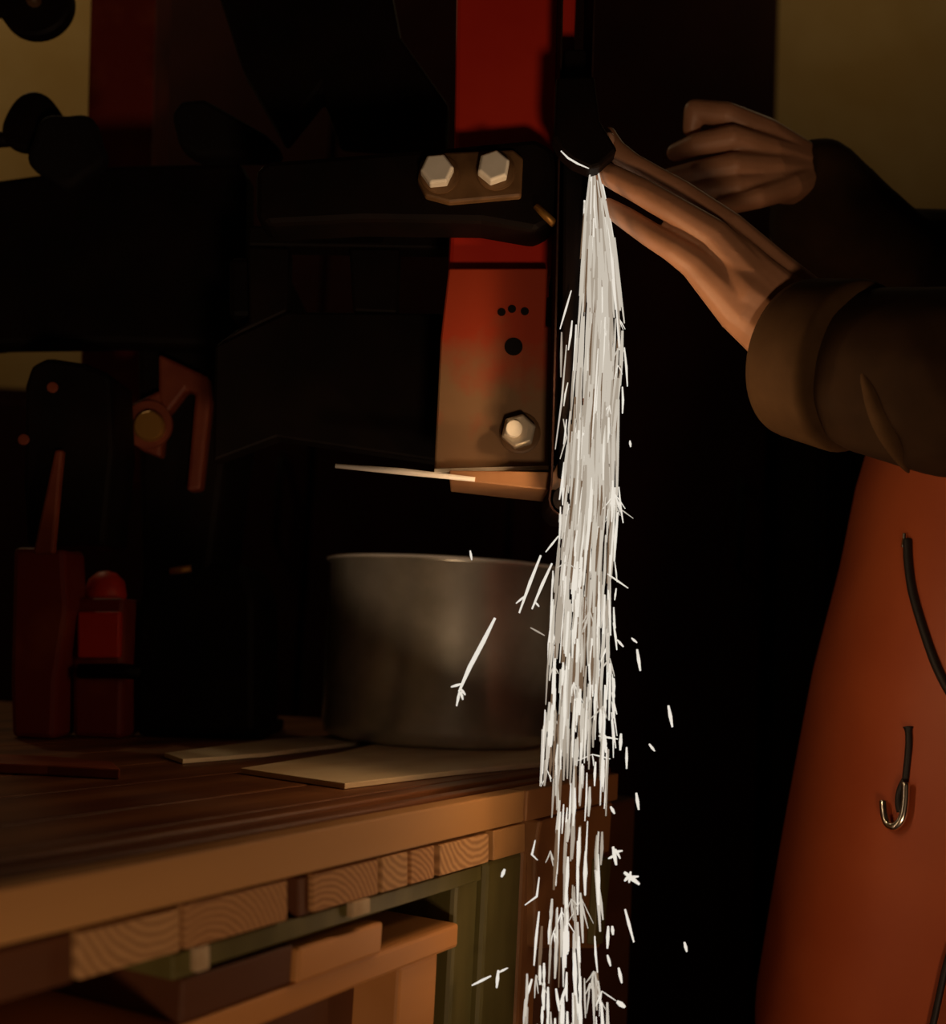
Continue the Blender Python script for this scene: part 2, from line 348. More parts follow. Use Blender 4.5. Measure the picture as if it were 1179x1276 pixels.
link('door', prism([p+Vector((0, 0, -0.013)) for p in (a, b, b+E2*0.012, a+E2*0.012)], Vector((0, 0, -(ZC-0.04)))), M['wood_dark'], cab)
link('back', prism([p+E2*0.25+Vector((0, 0, -0.013)) for p in (a, b, b+E2*0.012, a+E2*0.012)], Vector((0, 0, -(ZC-0.013)))), M['wood_dark'], cab)
def offcut(xa, xb, h, m, off, label):
    a = F(xa, 1180, off); b = F(xb, 1180, off); a.z = b.z = ZC
    tag(link('offcut_board', prism([a, b, b+E2*0.2, a+E2*0.2], Vector((0, 0, h))), M[m], bevel=0.0015), label, 'board', 'offcut boards under the bench')
offcut(232, 366, 0.0175, 'wood_dark', -0.004, 'dark brown offcut board lying on the under-bench cabinet')
offcut(374, 476, 0.0150, 'wood_orange', -0.002, 'light orange offcut board lying on the under-bench cabinet')

# ------------------------------------------------------------------ pot, sheets on the bench
pc = Vector((-0.0215, 1.034, BZ+0.0042))
R_ = 0.0985; Hh = 0.1475
pot = thing('metal_pot', pc, 'round brushed steel pot standing at the back of the workbench', 'pot')
prof = [(0.0, 0.0), (R_*0.90, 0.0), (R_*0.965, 0.004), (R_*0.985, 0.012), (R_, Hh-0.004), (R_+0.0015, Hh-0.003), (R_+0.002, Hh-0.0012), (R_+0.001, Hh), (R_-0.0015, Hh-0.001), (R_-0.003, 0.006), (0, 0.005)]
link('body', lathe(prof, pc, (0, 0, 1), 72), M['pot'], pot, smooth=True)
link('rim', lathe([(R_-0.001, Hh-0.0005), (R_+0.0028, Hh-0.0010), (R_+0.0030, Hh+0.0008), (R_+0.0005, Hh+0.0016), (R_-0.0015, Hh+0.0008)], pc, (0, 0, 1), 72), M['polished'], pot, smooth=True)
q = [PZ(300, 957, BZ+0.0034), PZ(420, 938, BZ+0.0034), PZ(520, 915, BZ+0.0034), PZ(715, 925, BZ+0.0034), PZ(700, 948, BZ+0.0034), PZ(565, 960, BZ+0.0034), PZ(430, 976, BZ+0.0034)]
tag(link('thin_board', prism(q, Vector((0, 0, -0.0034))), M['scrap'], bevel=0.0005), 'thin grey-brown board lying under the steel pot', 'board')
q = [PZ(205, 938, BZ+0.003), PZ(330, 922, BZ+0.003), PZ(432, 914, BZ+0.003), PZ(462, 923, BZ+0.003), PZ(330, 938, BZ+0.003), PZ(228, 946, BZ+0.003)]
tag(link('sheet_offcut', prism(q, Vector((0, 0, -0.003))), M['sheet'], bevel=0.0005), 'pale sheet metal offcut lying left of the steel pot', 'metal sheet')
q = [PZ(-40, 938, BZ+0.006), PZ(60, 942, BZ+0.006), PZ(140, 949, BZ+0.006), PZ(150, 958, BZ+0.006), PZ(60, 953, BZ+0.006), PZ(-40, 949, BZ+0.006)]
tag(link('flat_bar', prism(q, Vector((0, 0, -0.006))), M['rust'], bevel=0.001), 'dark rusty flat bar lying on the left end of the bench top', 'steel bar')

# ------------------------------------------------------------------ the grinder
GB = PZ(250, 918, BZ)
gr = thing('belt_grinder', Vector((GB.x, GB.y, BZ)), 'black and red belt grinder with bolted arm and narrow vertical belt', 'grinder')
flat('column', [(570, -90), (722, -90), (716, 60), (692, 345), (558, 345), (566, 190)], 0.735, 0.05, M['red'], gr, 0.003)
pl = flat('support_plate', [(559, 334), (683, 334), (680, 406), (703, 410), (690, 584), (541, 584), (549, 420)], 0.722, 0.0095, M['plate'], gr, 0.0012)
def disc(name, px, py, Y, r, h, m, parent, seg=24):
    return link(name, lathe([(r*0.2, 0), (r, 0), (r, h*0.8), (r*0.88, h), (0, h)], P(px, py, Y), (0, -1, 0), seg), m, parent, smooth=False, bevel=0)
disc('hole', 640, 432, 0.7222, 0.0056, 0.0006, M['blackrub'], pl)
for hx, hy in ((625, 389), (638, 385), (654, 388)): disc('hole', hx, hy, 0.7222, 0.0026, 0.0005, M['blackrub'], pl, 12)
disc('washer', 648, 540, 0.722, 0.0126, 0.0018, M['dirty'], pl)
hexhead('nut', P(646, 539, 0.7202), 0.0108, 0.0075, M['nut'], pl, rot=0.35)
disc('bolt_end', 640, 535, 0.7130, 0.0052, 0.004, M['bolt'], pl, 20)
# tool arm with clamp plate and bolts
arm = flat('arm', [(318, 212), (332, 200), (560, 182), (668, 172), (690, 184), (697, 215), (690, 276), (668, 288), (600, 276), (450, 274), (332, 280), (318, 268)], 0.700, 0.034, M['black'], gr, 0.004)
flat('clamp_plate', [(524, 200), (545, 190), (640, 186), (652, 196), (650, 244), (560, 252), (530, 244), (520, 224)], 0.694, 0.007, M['dirty'], arm, 0.0015)
for bx, by in ((545, 216), (615, 212)):
    disc('washer', bx+3, by+2, 0.694, 0.0118, 0.0016, M['dirty'], arm)
    hexhead('bolt', P(bx, by, 0.6922), 0.0100, 0.0085, M['bolt'], arm, rot=0.15 if bx < 600 else 0.4)
tube('set_screw', [P(668, 257, 0.701), P(691, 279, 0.699)], 0.0026, M['brass'], arm)
# platen, belt and rollers
flat('platen', [(703, 60), (731, 60), (722, 596), (695, 596), (700, 420)], 0.700, 0.050, M['black'], gr, 0.002)
def beltloop(Y0, Y1):
    right = [(742, -200), (741, -40), (737, 100), (729, 400), (724, 600)]; cx, cy, r = 705, 622, 19
    path = right+[(cx+r*math.cos(t), cy+r*math.sin(t)) for t in [math.radians(x) for x in range(0, 181, 20)]]+[(689, 600), (694, 400), (700, 100), (706, -200)]
    t_ = 2.4; V = []; Fc = []; n = len(path)
    cen = [(p[0], p[1]) for p in path]
    for i, (x, y) in enumerate(cen):
        x_, y_ = cen[max(i-1, 0)]; x2, y2 = cen[min(i+1, n-1)]; L = math.hypot(x2-x_, y2-y_); nx, ny = -(y2-y_)/L, (x2-x_)/L
        for (dx, Y) in ((0, Y0), (t_, Y0), (t_, Y1), (0, Y1)):
            p = P(x-nx*dx, y-ny*dx, Y0); V.append(Vector((p.x, Y, p.z)))
    for i in range(n-1):
        for k in range(4): Fc.append([i*4+k, i*4+(k+1) % 4, (i+1)*4+(k+1) % 4, (i+1)*4+k])
    Fc += [[0, 1, 2, 3], [n*4-1, n*4-2, n*4-3, n*4-4]]
    return pyd(V, Fc)
link('belt', beltloop(0.692, 0.758), M['belt'], gr)
link('roller', lathe([(0.0, 0), (0.0075, 0), (0.008, 0.002), (0.008, 0.06), (0.0, 0.06)], P(705, 622, 0.695), (0, 1, 0), 24), M['black'], gr)
# work rest: tapered plate, the glint on its edge drawn as a near-white bar
rest = flat('work_rest', [(560, 586), (690, 588), (702, 560), (712, 575), (708, 604), (700, 612), (640, 606), (560, 597)], 0.704, 0.06, M['rest'], gr, 0.0008)
tube('edge_glint', [P(418, 580.5, 0.705), P(500, 587.5, 0.705), P(592, 597.5, 0.704)], [0.0014, 0.0020, 0.0014], M['polished'], rest, 12)
flat('lip', [(541, 584), (692, 580), (692, 585), (541, 589)], 0.716, 0.012, M['bolt'], rest, 0.0004)
# frame plate with openings between column and housing
for nm, pts in (('frame_plate', [(310, 280), (560, 290), (558, 310), (308, 306)]), ('frame_plate', [(308, 306), (360, 308), (358, 388), (268, 430), (310, 400)]), ('frame_plate', [(435, 308), (498, 309), (495, 390), (440, 388)]), ('frame_plate', [(268, 430), (358, 388), (552, 390), (545, 575), (345, 545), (265, 575)])):
    flat(nm, pts, 0.79, 0.02, M['black'], gr, 0.002)
flat('tension_lever', [(213, 140), (225, 124), (255, 122), (330, 165), (352, 186), (340, 194), (245, 194), (222, 180)], 0.86, 0.022, M['blackrub'], gr, 0.006)
flat('tension_arm', [(255, -60), (480, -60), (500, 45), (560, 130), (556, 180), (420, 170), (400, 110), (352, 170), (300, 80)], 0.83, 0.03, M['black'], gr, 0.004)
# housing, pedestal
flat('housing', [(-60, 232), (0, 222), (120, 205), (300, 200), (310, 220), (308, 400), (330, 425), (268, 432), (150, 428), (0, 430), (-60, 436)], 0.93, 0.03, M['black'], gr, 0.006)
flat('pedestal', [(170, 425), (300, 425), (265, 700), (300, 700), (318, 745), (318, 916), (168, 918), (165, 830), (175, 720)], 0.957, 0.12, M['black'], gr, 0.006)
for nm, pts in (('bracket', [(197, 440), (258, 468), (262, 500), (250, 610), (232, 612), (243, 490), (232, 485), (205, 520), (197, 500)]), ('bracket', [(160, 505), (200, 485), (206, 520), (200, 570), (175, 560), (152, 540)])):
    flat(nm, pts, 0.942, 0.016, M['rust'], gr, 0.003)
disc('knob', 189, 533, 0.940, 0.012, 0.010, M['brass'], gr)
link('knob_ring', lathe([(0.014, 0), (0.019, 0), (0.019, 0.004), (0.014, 0.004)], P(186, 530, 0.942), (0, -1, 0), 28), M['rust'], gr)
tube('pin', [P(212, 712, 0.956), P(238, 708, 0.956)], 0.0032, M['brass'], gr)
# star knob and tracking wheel seen dark against the wall
def starknob(c, r, h, lobes=5):
    prof = []
    V = []; Fc = []; seg = 60
    for hh, k in ((0, 0.9), (h*0.15, 1.0), (h*0.8, 1.0), (h, 0.88)):
        for i in range(seg):
            an = 2*math.pi*i/seg; rr = r*k*(0.93+0.07*math.cos(lobes*an+1.2)); V.append(c+Vector((math.cos(an)*rr, -hh, math.sin(an)*rr)))
    for j in range(3):
        for i in range(seg): Fc.append([j*seg+i, j*seg+(i+1) % seg, (j+1)*seg+(i+1) % seg, (j+1)*seg+i])
    return pyd(V, Fc+[list(range(seg)), list(range(3*seg, 4*seg))[::-1]])
kn = link('star_knob', starknob(P(90, 194, 0.88), 0.030, 0.016), M['blackrub'], gr, smooth=False, bevel=0.002)
link('hub', starknob(P(47, 160, 0.90), 0.0255, 0.012, 3), M['black'], kn, bevel=0.002)
tube('stem', [P(80, 190, 0.885), P(80, 205, 0.96)], 0.009, M['black'], kn)
tube('side_screw', [P(-40, 176, 0.90), P(40, 172, 0.90)], 0.006, M['black'], kn)
wh = link('tracking_wheel', lathe([(0.006, 0), (0.026, 0), (0.0285, 0.002), (0.0285, 0.012), (0.026, 0.014), (0.006, 0.014)], P(42, -1, 0.88), (0, 1, 0), 40), M['black'], gr, smooth=False)
tube('axle', [P(42, -1, 0.87), P(42, -1, 0.95)], 0.006, M['dirty'], wh)
flat('wheel_arm', [(-60, -70), (40, -70), (60, 5), (20, 12), (-60, 5)], 0.91, 0.02, M['black'], gr, 0.003)
flat('wheel_post', [(-75, -110), (-35, -110), (-35, 260), (-75, 260)], 0.925, 0.03, M['black'], gr, 0.003)
flat('arm_bracket', [(335, 214), (470, 208), (470, 266), (335, 266)], 0.733, 0.06, M['black'], gr, 0.003)
flat('spindle_housing', [(285, 320), (352, 320), (352, 395), (285, 395)], 0.80, 0.17, M['black'], gr, 0.004)
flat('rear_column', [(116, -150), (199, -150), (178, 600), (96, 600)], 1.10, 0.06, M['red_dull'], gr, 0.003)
box('base_plate', (GB.x-0.05, 0.985, BZ), (GB.x+0.05, 1.10, BZ+0.010), M['black'], gr, 0.002)

# control box on its red stand, red block with a domed top
SB = PZ(70, 930, BZ)
cbx = thing('control_box', Vector((P(85, 900, 0.90).x, 0.90, BZ)), 'black rounded control box on a red stand at the far left', 'control box')
flat('box', [(32, 680), (28, 600), (30, 480), (38, 455), (58, 445), (105, 452), (138, 466), (142, 560), (130, 680)], 0.86, 0.06, M['black'], cbx, 0.004)
for (x, y) in ((66, 483), (30, 548)): disc('rivet', x, y, 0.86, 0.004, 0.002, M['rust'], cbx, 12)
flat('strut', [(68, 560), (78, 560), (66, 690), (40, 690)], 0.852, 0.008, M['rust'], cbx, 0.002)
yb = P(50, 900, 0.88)
def stand_px(Y, x):      # pixel row where the bench top meets depth Y in column x
    lo, hi = 830.0, 1276.0
    for _ in range(40):
        m_ = (lo+hi)/2
        if P(x, m_, Y).z > BZ: lo = m_
        else: hi = m_
    return lo
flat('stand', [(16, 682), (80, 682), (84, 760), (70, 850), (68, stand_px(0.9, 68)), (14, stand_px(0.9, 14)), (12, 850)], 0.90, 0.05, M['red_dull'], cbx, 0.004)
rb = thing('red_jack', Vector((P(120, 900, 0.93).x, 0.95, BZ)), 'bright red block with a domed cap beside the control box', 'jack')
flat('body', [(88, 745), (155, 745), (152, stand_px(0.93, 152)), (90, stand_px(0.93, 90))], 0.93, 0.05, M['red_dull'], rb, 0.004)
flat('cover', [(96, 762), (150, 762), (149, 820), (96, 820)], 0.922, 0.008, M['red'], rb, 0.002)
link('dome', lathe([(0.0, 0), (0.014, 0.0), (0.0165, 0.01), (0.0135, 0.021), (0.007, 0.027), (0.0, 0.0285)], Vector((P(131, 747, 0.955).x, 0.955, P(131, 756, 0.955).z)), (0, 0, 1), 28), M['red'], rb, smooth=True)
tube('handle', [P(98, 836, 0.922), P(150, 836, 0.922), P(176, 838, 0.922)], 0.0055, M['black'], rb)

# ------------------------------------------------------------------ the person
TX, TY = 0.470, 0.86
per = thing('person', Vector((TX, TY, 0)), 'person in dark jacket and red leather apron, hands pressing steel to the grinder', 'person')
k_ = 0.70/1500
def ch(*a): return [(P(x, y, Y), r*Y/1500) for x, y, Y, r in a]
left_hand = [
    ch((758, 258, .700, 12), (782, 273, .696, 15), (812, 293, .692, 17), (840, 310, .689, 18.5), (868, 329, .690, 22), (925, 388, .695, 32), (985, 428, .705, 46)),      # little finger
    ch((742, 209, .698, 12), (765, 221, .691, 16), (800, 239, .686, 18), (838, 261, .684, 19), (888, 293, .686, 23), (945, 360, .695, 34), (995, 405, .705, 46)),   # ring finger
    ch((758, 168, .712, 11), (766, 186, .709, 14), (786, 204, .707, 15.5), (815, 221, .706, 16), (850, 241, .704, 17), (908, 284, .698, 22), (955, 328, .702, 26), (1000, 378, .708, 38)),   # middle finger
    ch((768, 190, .736, 10), (795, 208, .734, 12), (840, 232, .730, 14), (902, 282, .718, 18), (955, 330, .712, 24), (1000, 380, .712, 36)),       # index finger, behind the middle finger
    ch((775, 228, .750, 9), (838, 258, .746, 12), (890, 306, .738, 15), (945, 365, .726, 24), (1000, 395, .714, 36)),       # thumb on the palm side
    ch((884, 315, .692, 20), (930, 366, .691, 30), (985, 412, .702, 44)), ch((900, 296, .692, 20), (945, 345, .693, 29), (992, 395, .703, 42)),   # back of the hand
]
L_el = Vector((0.43, 0.575, 1.12)); L_sh = Vector((0.53, 0.66, 1.43))
R_el = Vector((0.47, 1.02, 1.17)); R_sh = Vector((0.53, 1.06, 1.43))
lw = P(1000, 408, .706)
left_arm = [[(lw, 0.021), (P(1060, 450, .68), 0.026), (P(1180, 478, .64), 0.030), (L_el, 0.034), (L_sh, 0.045), (Vector((0.52, 0.86, 1.45)), 0.06)]]
right_hand = [
    ch((862, 160, .835, 12), (866, 138, .830, 15), (905, 143, .825, 17), (955, 168, .835, 22), (1000, 205, .86, 30)),
    ch((842, 190, .838, 12), (868, 180, .826, 15), (912, 172, .818, 18), (958, 190, .83, 22), (1000, 210, .86, 32)),
    ch((834, 220, .836, 11), (866, 214, .824, 14), (915, 206, .816, 18), (962, 212, .83, 23), (1002, 218, .86, 32)),
    ch((846, 238, .832, 10), (880, 236, .822, 13), (918, 232, .818, 17), (965, 232, .83, 22), (1005, 228, .86, 30)),
    ch((900, 258, .815, 12), (945, 246, .815, 15), (985, 232, .83, 18), (1010, 222, .86, 26)),
]
rw = P(1010, 218, .865)
right_arm = [[(rw, 0.020), (P(1060, 265, .885), 0.022), (P(1120, 305, .92), 0.026), (R_el, 0.034), (R_sh, 0.045), (Vector((0.52, 0.86, 1.45)), 0.06)]]
neck = [[(Vector((0.52, 0.86, 1.40)), 0.06), (Vector((0.50, 0.86, 1.50)), 0.055), (Vector((0.475, 0.86, 1.58)), 0.06)],
        [(Vector((0.46, 0.86, 1.60)), 0.068), (Vector((0.47, 0.86, 1.67)), 0.082), (Vector((0.475, 0.86, 1.70)), 0.080)],
        [(Vector((0.395, 0.86, 1.645)), 0.008), (Vector((0.380, 0.86, 1.615)), 0.011)],            # nose
        [(Vector((0.475, 0.775, 1.64)), 0.012), (Vector((0.475, 0.770, 1.615)), 0.010)], [(Vector((0.475, 0.945, 1.64)), 0.012), (Vector((0.475, 0.95, 1.615)), 0.010)],
        [(Vector((0.41, 0.86, 1.575)), 0.030), (Vector((0.43, 0.86, 1.57)), 0.035)]]
body = organic('body', left_hand+left_arm+right_hand+right_arm+neck, M['skin'], per, voxel=0.0013, smooth=2)
for sy in (-1, 1):
    link('eye', lathe([(0.0, -0.008), (0.009, -0.004), (0.011, 0.0), (0.009, 0.005), (0, 0.009)], Vector((0.398, 0.86+0.032*sy, 1.648)), (-1, 0, 0), 16), M['black'], per, smooth=True)
tube('mouth', [Vector((0.389, 0.835, 1.588)), Vector((0.384, 0.86, 1.586)), Vector((0.389, 0.885, 1.588))], 0.004, M['rust'], per)
organic('hair', [[(Vector((0.49, 0.86, 1.72)), 0.080), (Vector((0.505, 0.86, 1.69)), 0.082), (Vector((0.515, 0.86, 1.64)), 0.075)]], M['hair'], per, voxel=0.008)
def nail(x, y, Y, dx, dy, r):
    c = P(x, y, Y); d = (P(x+dx, y+dy, Y)-c).normalized(); n = Vector((0, -1, 0.15)).normalized(); s = d.cross(n).normalized()
    V = []; Fc = []
    for j, (k, hgt) in enumerate(((1, -0.0012), (0.92, 0.0004), (0.5, 0.0012))):
        for i in range(14):
            an = 2*math.pi*i/14; V.append(c+d*math.cos(an)*r*1.35*k+s*math.sin(an)*r*k+n*hgt)
    for j in range(2):
        for i in range(14): Fc.append([j*14+i, j*14+(i+1) % 14, (j+1)*14+(i+1) % 14, (j+1)*14+i])
    link('fingernail', pyd(V, Fc+[list(range(14)), list(range(28, 42))]), M['nail'], per, smooth=True)
nail(760, 172, .6995, -3, -10, 0.0032); nail(748, 212, .6935, -10, -6, 0.0036)
# jacket: torso and sleeves
sl_l = [(P(1022, 449, .692), 0.038), (P(1060, 452, .680), 0.0450), (P(1100, 464, .668), 0.0500), (P(1180, 476, .645), 0.054), (L_el, 0.058), (L_sh, 0.075), (Vector((0.53, 0.86, 1.42)), 0.10)]
sl_r = [(P(1020, 228, .868), 0.034), (P(1036, 276, .875), 0.047), (P(1108, 325, .885), 0.041), (P(1185, 328, .93), 0.044), (R_el, 0.052), (R_sh, 0.075), (Vector((0.53, 0.86, 1.42)), 0.10)]
torso = [[(Vector((0.52, 0.80, 1.38)), 0.11), (Vector((0.51, 0.79, 1.15)), 0.12), (Vector((0.49, 0.80, 0.92)), 0.125)], [(Vector((0.52, 0.92, 1.38)), 0.11), (Vector((0.51, 0.93, 1.15)), 0.12), (Vector((0.49, 0.92, 0.92)), 0.125)],
         [(Vector((0.53, 0.68, 1.41)), 0.07), (Vector((0.53, 1.04, 1.41)), 0.07)]]
jacket = organic('jacket', [sl_l, sl_r]+torso, M['shirt'], per, voxel=0.005, smooth=2)
# cuff band with an open hem round the near wrist, folds standing up from the sleeve
cuffc = P(1001, 447, .700)
link('cuff', lathe([(0.040, 0.030), (0.0435, 0.004), (0.0450, -0.001), (0.0468, -0.0005), (0.0475, 0.004), (0.0485, 0.020), (0.0495, 0.036), (0.0480, 0.040), (0.044, 0.041)], cuffc, P(1100, 464, .655)-cuffc, 48), M['cuff'], per, smooth=True)
from mathutils.bvhtree import BVHTree
def caster(o):
    me = o.data; bv = BVHTree.FromPolygons([v.co+ORG[o] for v in me.vertices], [list(p.vertices) for p in me.polygons])
    def hit(px, py, off=0.0):
        d = ray(px, py).normalized(); loc = bv.ray_cast(CAM, d)[0]
        return (loc-d*off) if loc is not None else P(px, py, 0.66)
    return hit
on_jacket = caster(jacket)
def fold(pts, r, emb=0.5, m='shirt'):
    q = smoothpath([on_jacket(x, y, -r*emb) for x, y in pts], 5); n = len(q)
    tube('fold', q, [r*math.sin(math.pi*(0.04+0.92*i/(n-1))) for i in range(n)], M[m], per, 14)
fold([(1073, 455), (1086, 490), (1102, 528), (1118, 560), (1132, 588)], 0.0062, 0.45, 'cuff')  # fold highlight painted in with the lighter jacket cloth
# trousers and boots
for sy in (-0.10, 0.10):
    organic('trouser_leg', [[(Vector((0.49, TY+sy*0.8, 0.90)), 0.115), (Vector((0.48, TY+sy, 0.50)), 0.080), (Vector((0.50, TY+sy*1.1, 0.11)), 0.062)]], M['trouser'], per, voxel=0.008)
    organic('boot', [[(Vector((0.50, TY+sy*1.1, 0.12)), 0.055), (Vector((0.50, TY+sy*1.1, 0.052)), 0.052), (Vector((0.40, TY+sy*1.2, 0.046)), 0.046), (Vector((0.33, TY+sy*1.25, 0.040)), 0.040)]], M['blackrub'], per, voxel=0.006)
# leather apron: a bent sheet with real thickness
def ap_front(z):
    pts = [(0.40, 0.262), (0.60, 0.262), (0.74, 0.2635), (0.86, 0.243), (0.98, 0.222), (1.06, 0.203), (1.12, 0.192), (1.25, 0.155), (1.38, 0.125)]
    if z <= pts[0][0]: return pts[0][1]
    for (z0, r0), (z1, r1) in zip(pts, pts[1:]):
        if z <= z1: return r0+(r1-r0)*(z-z0)/(z1-z0)
    return pts[-1][1]
AX, AY = 0.480, 0.86
def ap_pt(z, an, off=0.0):       # an = 0 faces the grinder, negative turns to the viewer
    rx = ap_front(z)+off; ry = 0.185+0.03*max(0, 1.15-z)+off
    wob = 0.004*math.sin(an*7+z*5)*max(0, 1.05-z)/0.3
    return Vector((AX-(rx+wob)*math.cos(an), AY+(ry+wob)*math.sin(an), z))
def apron_mesh():
    V = []; Fc = []; nz_, na = 60, 56
    for side in (0.004, 0.0):
        for i in range(nz_+1):
            z = 0.42+(1.17-0.42)*i/nz_; span = 1.75 if z < 1.12 else max(0.75, 1.75-(z-1.12)*5.0)
            for j in range(na+1): V.append(ap_pt(z, -span+2*span*j/na, side))
    o = (nz_+1)*(na+1); R2 = lambda i, j: i*(na+1)+j
    for i in range(nz_):
        for j in range(na):
            Fc.append([R2(i, j), R2(i, j+1), R2(i+1, j+1), R2(i+1, j)]); Fc.append([o+R2(i, j), o+R2(i+1, j), o+R2(i+1, j+1), o+R2(i, j+1)])
    for i in range(nz_): Fc += [[R2(i, 0), R2(i+1, 0), o+R2(i+1, 0), o+R2(i, 0)], [R2(i, na), o+R2(i, na), o+R2(i+1, na), R2(i+1, na)]]
    for j in range(na): Fc += [[R2(0, j), o+R2(0, j), o+R2(0, j+1), R2(0, j+1)], [R2(nz_, j), R2(nz_, j+1), o+R2(nz_, j+1), o+R2(nz_, j)]]
    return pyd(V, Fc)
apron = link('apron', apron_mesh(), M['apron'], per, smooth=True)
def on_apron(px, py, off=0.006):
    d = ray(px, py); t = 0.4
    while t < 1.2:
        p = CAM+d*t; rx = ap_front(p.z)+off; ry = 0.185+0.03*max(0, 1.15-p.z)+off
        if ((p.x-AX)/rx)**2+((p.y-AY)/ry)**2 < 1: return p
        t += 0.001
    return CAM+d*0.8
def acord(name, pts, r, m, n=5): return tube(name, smoothpath([on_apron(*p) for p in pts], n), r, m, apron, 10)
acord('tie_cord', [(1131, 672), (1132, 700), (1137, 735), (1146, 768), (1158, 805), (1170, 836), (1186, 866), (1210, 900)], 0.0030, M['cord'])
acord('eyelet', [(1128, 665), (1127, 676), (1126, 682)], 0.0016, M['chrome'])
acord('hook_strap', [(1132, 906), (1133, 925), (1131, 950), (1128, 975), (1126, 985)], [0.0034, 0.0026]+[0.0022]*19, M['cord'])
def hk(pts, r, m): return tube('hook', smoothpath([on_apron(x, y, 0.010) for x, y in pts], 5), r, m, apron, 10)
hk([(1127, 972), (1121, 985), (1119, 1000), (1121, 1012)], 0.0018, M['cord'])
hk([(1129, 975), (1128, 1000), (1124, 1020), (1115, 1030), (1106, 1026), (1102, 1012), (1101, 998)], 0.0026, M['chrome'])
acord('seam_cord', [(1192, 1165), (1180, 1200), (1172, 1235), (1163, 1276), (1155, 1310)], 0.0020, M['cord'])

# ------------------------------------------------------------------ the steel being ground
wp = flat('steel_workpiece', [(693, 96), (741, 94), (748, 150), (770, 186), (748, 206), (736, 210), (714, 200), (699, 187), (690, 170)], 0.674, 0.016, M['black'], None, 0.002)
tag(wp, 'black steel workpiece held by the fingertips against the belt', 'workpiece')

# ------------------------------------------------------------------ sparks
def spindle(V, Fc, pts, r):
    """thin tapered streak along pts"""
    n = len(pts); o = len(V); pts = [Vector(p) for p in pts]
    d = (pts[-1]-pts[0]); d = d.normalized() if d.length > 0 else Vector((0, 0, -1))
    a = d.cross(Vector((0, 1, 0))); a = a.normalized() if a.length > 1e-4 else Vector((1, 0, 0)); b = d.cross(a)
    for i, p in enumerate(pts):
        t = i/(n-1); k = max(0.3, min(1.0, 4.0*min(t+0.14, 1.12-t)))
        for q in (a, b, -a, -b): V.append(p+q*r*k)
    nf = 0
    for i in range(n-1):
        for k in range(4): Fc.append([o+i*4+k, o+i*4+(k+1) % 4, o+(i+1)*4+(k+1) % 4, o+(i+1)*4+k]); nf += 1
    Fc += [[o+3, o+2, o+1, o], [o+(n-1)*4+k for k in range(4)]]
    return nf+2
def interp(tab, y):
    if y <= tab[0][0]: return tab[0][1:]
    for a, b in zip(tab, tab[1:]):
        if y <= b[0]:
            t = (y-a[0])/(b[0]-a[0]); return tuple(a[i]+(b[i]-a[i])*t for i in range(1, len(a)))
    return tab[-1][1:]
PROF = [(208, 736, 745), (240, 730, 754), (300, 724, 766), (400, 715, 777), (470, 710, 775), (550, 707, 766), (620, 702, 770), (700, 692, 764), (800, 684, 762), (900, 678, 760), (1000, 674, 756), (1100, 668, 752), (1200, 656, 766), (1300, 652, 772)]
def sy(y): return 0.700-0.022*max(0, min(1, (y-300)/700))         # the stream drifts a little towards the viewer
V = []; Fc = []; MI = []
def streak(x, y, ln, wpx, mi, slope=None, dY=None):
    Y = sy(y)+(random.gauss(0, 0.007) if dY is None else dY)
    l, r = interp(PROF, y+ln); l0, r0 = interp(PROF, y)
    u = (x-l0)/max(1, r0-l0); xe = l+(r-l)*u if slope is None else x+slope*ln
    mid = ((x+xe)/2+random.uniform(-1, 1), y+ln*0.5)
    n = spindle(V, Fc, [P(x, y, Y), P(mid[0], mid[1], Y), P(xe, y+ln, Y)], wpx*0.5*Y/1500); MI.extend([mi]*n)
    return xe, y+ln, Y
def burst(x, y, n, size, mi=2):
    Y = sy(y)+random.gauss(0, 0.006)
    for _ in range(n):
        an = random.gauss(math.pi/2, 0.42); L = size*random.uniform(0.4, 1)
        k = spindle(V, Fc, [P(x, y, Y), P(x+math.cos(an)*L*0.5+random.uniform(-1, 1), y+math.sin(an)*L*0.5, Y), P(x+math.cos(an)*L, y+math.sin(an)*L, Y)], random.uniform(1.2, 2.0)*0.5*Y/1500); MI.extend([mi]*k)
def fill(y0, y1, n, spread, lens, wid, weights, tight=0.5):
    for _ in range(n):
        y = random.uniform(y0, y1); l, r = interp(PROF, y)
        u = 0.5+random.gauss(0, spread) if random.random() < tight else random.uniform(0.0, 1.0)
        u = min(1.02, max(-0.02, u)); x = l+(r-l)*u
        streak(x, y, random.uniform(*lens), random.uniform(*wid), random.choices([0, 1, 2, 3], weights)[0])
fill(208, 300, 130, 0.22, (40, 110), (2.5, 5), (5, 3, 2, 0.5), 0.6)
fill(270, 600, 420, 0.16, (40, 130), (2.5, 5.5), (6, 4, 1.5, 1.2), 0.65)
fill(520, 760, 230, 0.22, (30, 100), (2.2, 4.5), (5, 3, 3, 2.0), 0.5)
fill(740, 900, 150, 0.24, (25, 85), (2.2, 4.5), (4, 3, 3, 2.0), 0.5)
fill(880, 960, 45, 0.25, (25, 85), (2.2, 4.5), (4, 2, 3, 1.0), 0.5)
fill(950, 1090, 30, 0.2, (25, 80), (2.2, 5), (3, 2, 4, 0.8), 0.7)
fill(1090, 1170, 34, 0.17, (25, 75), (2.2, 4.5), (3, 2, 4, 0.8), 0.8)
fill(1205, 1300, 42, 0.25, (25, 70), (2.2, 5), (3, 2, 4, 0.8), 0.5)
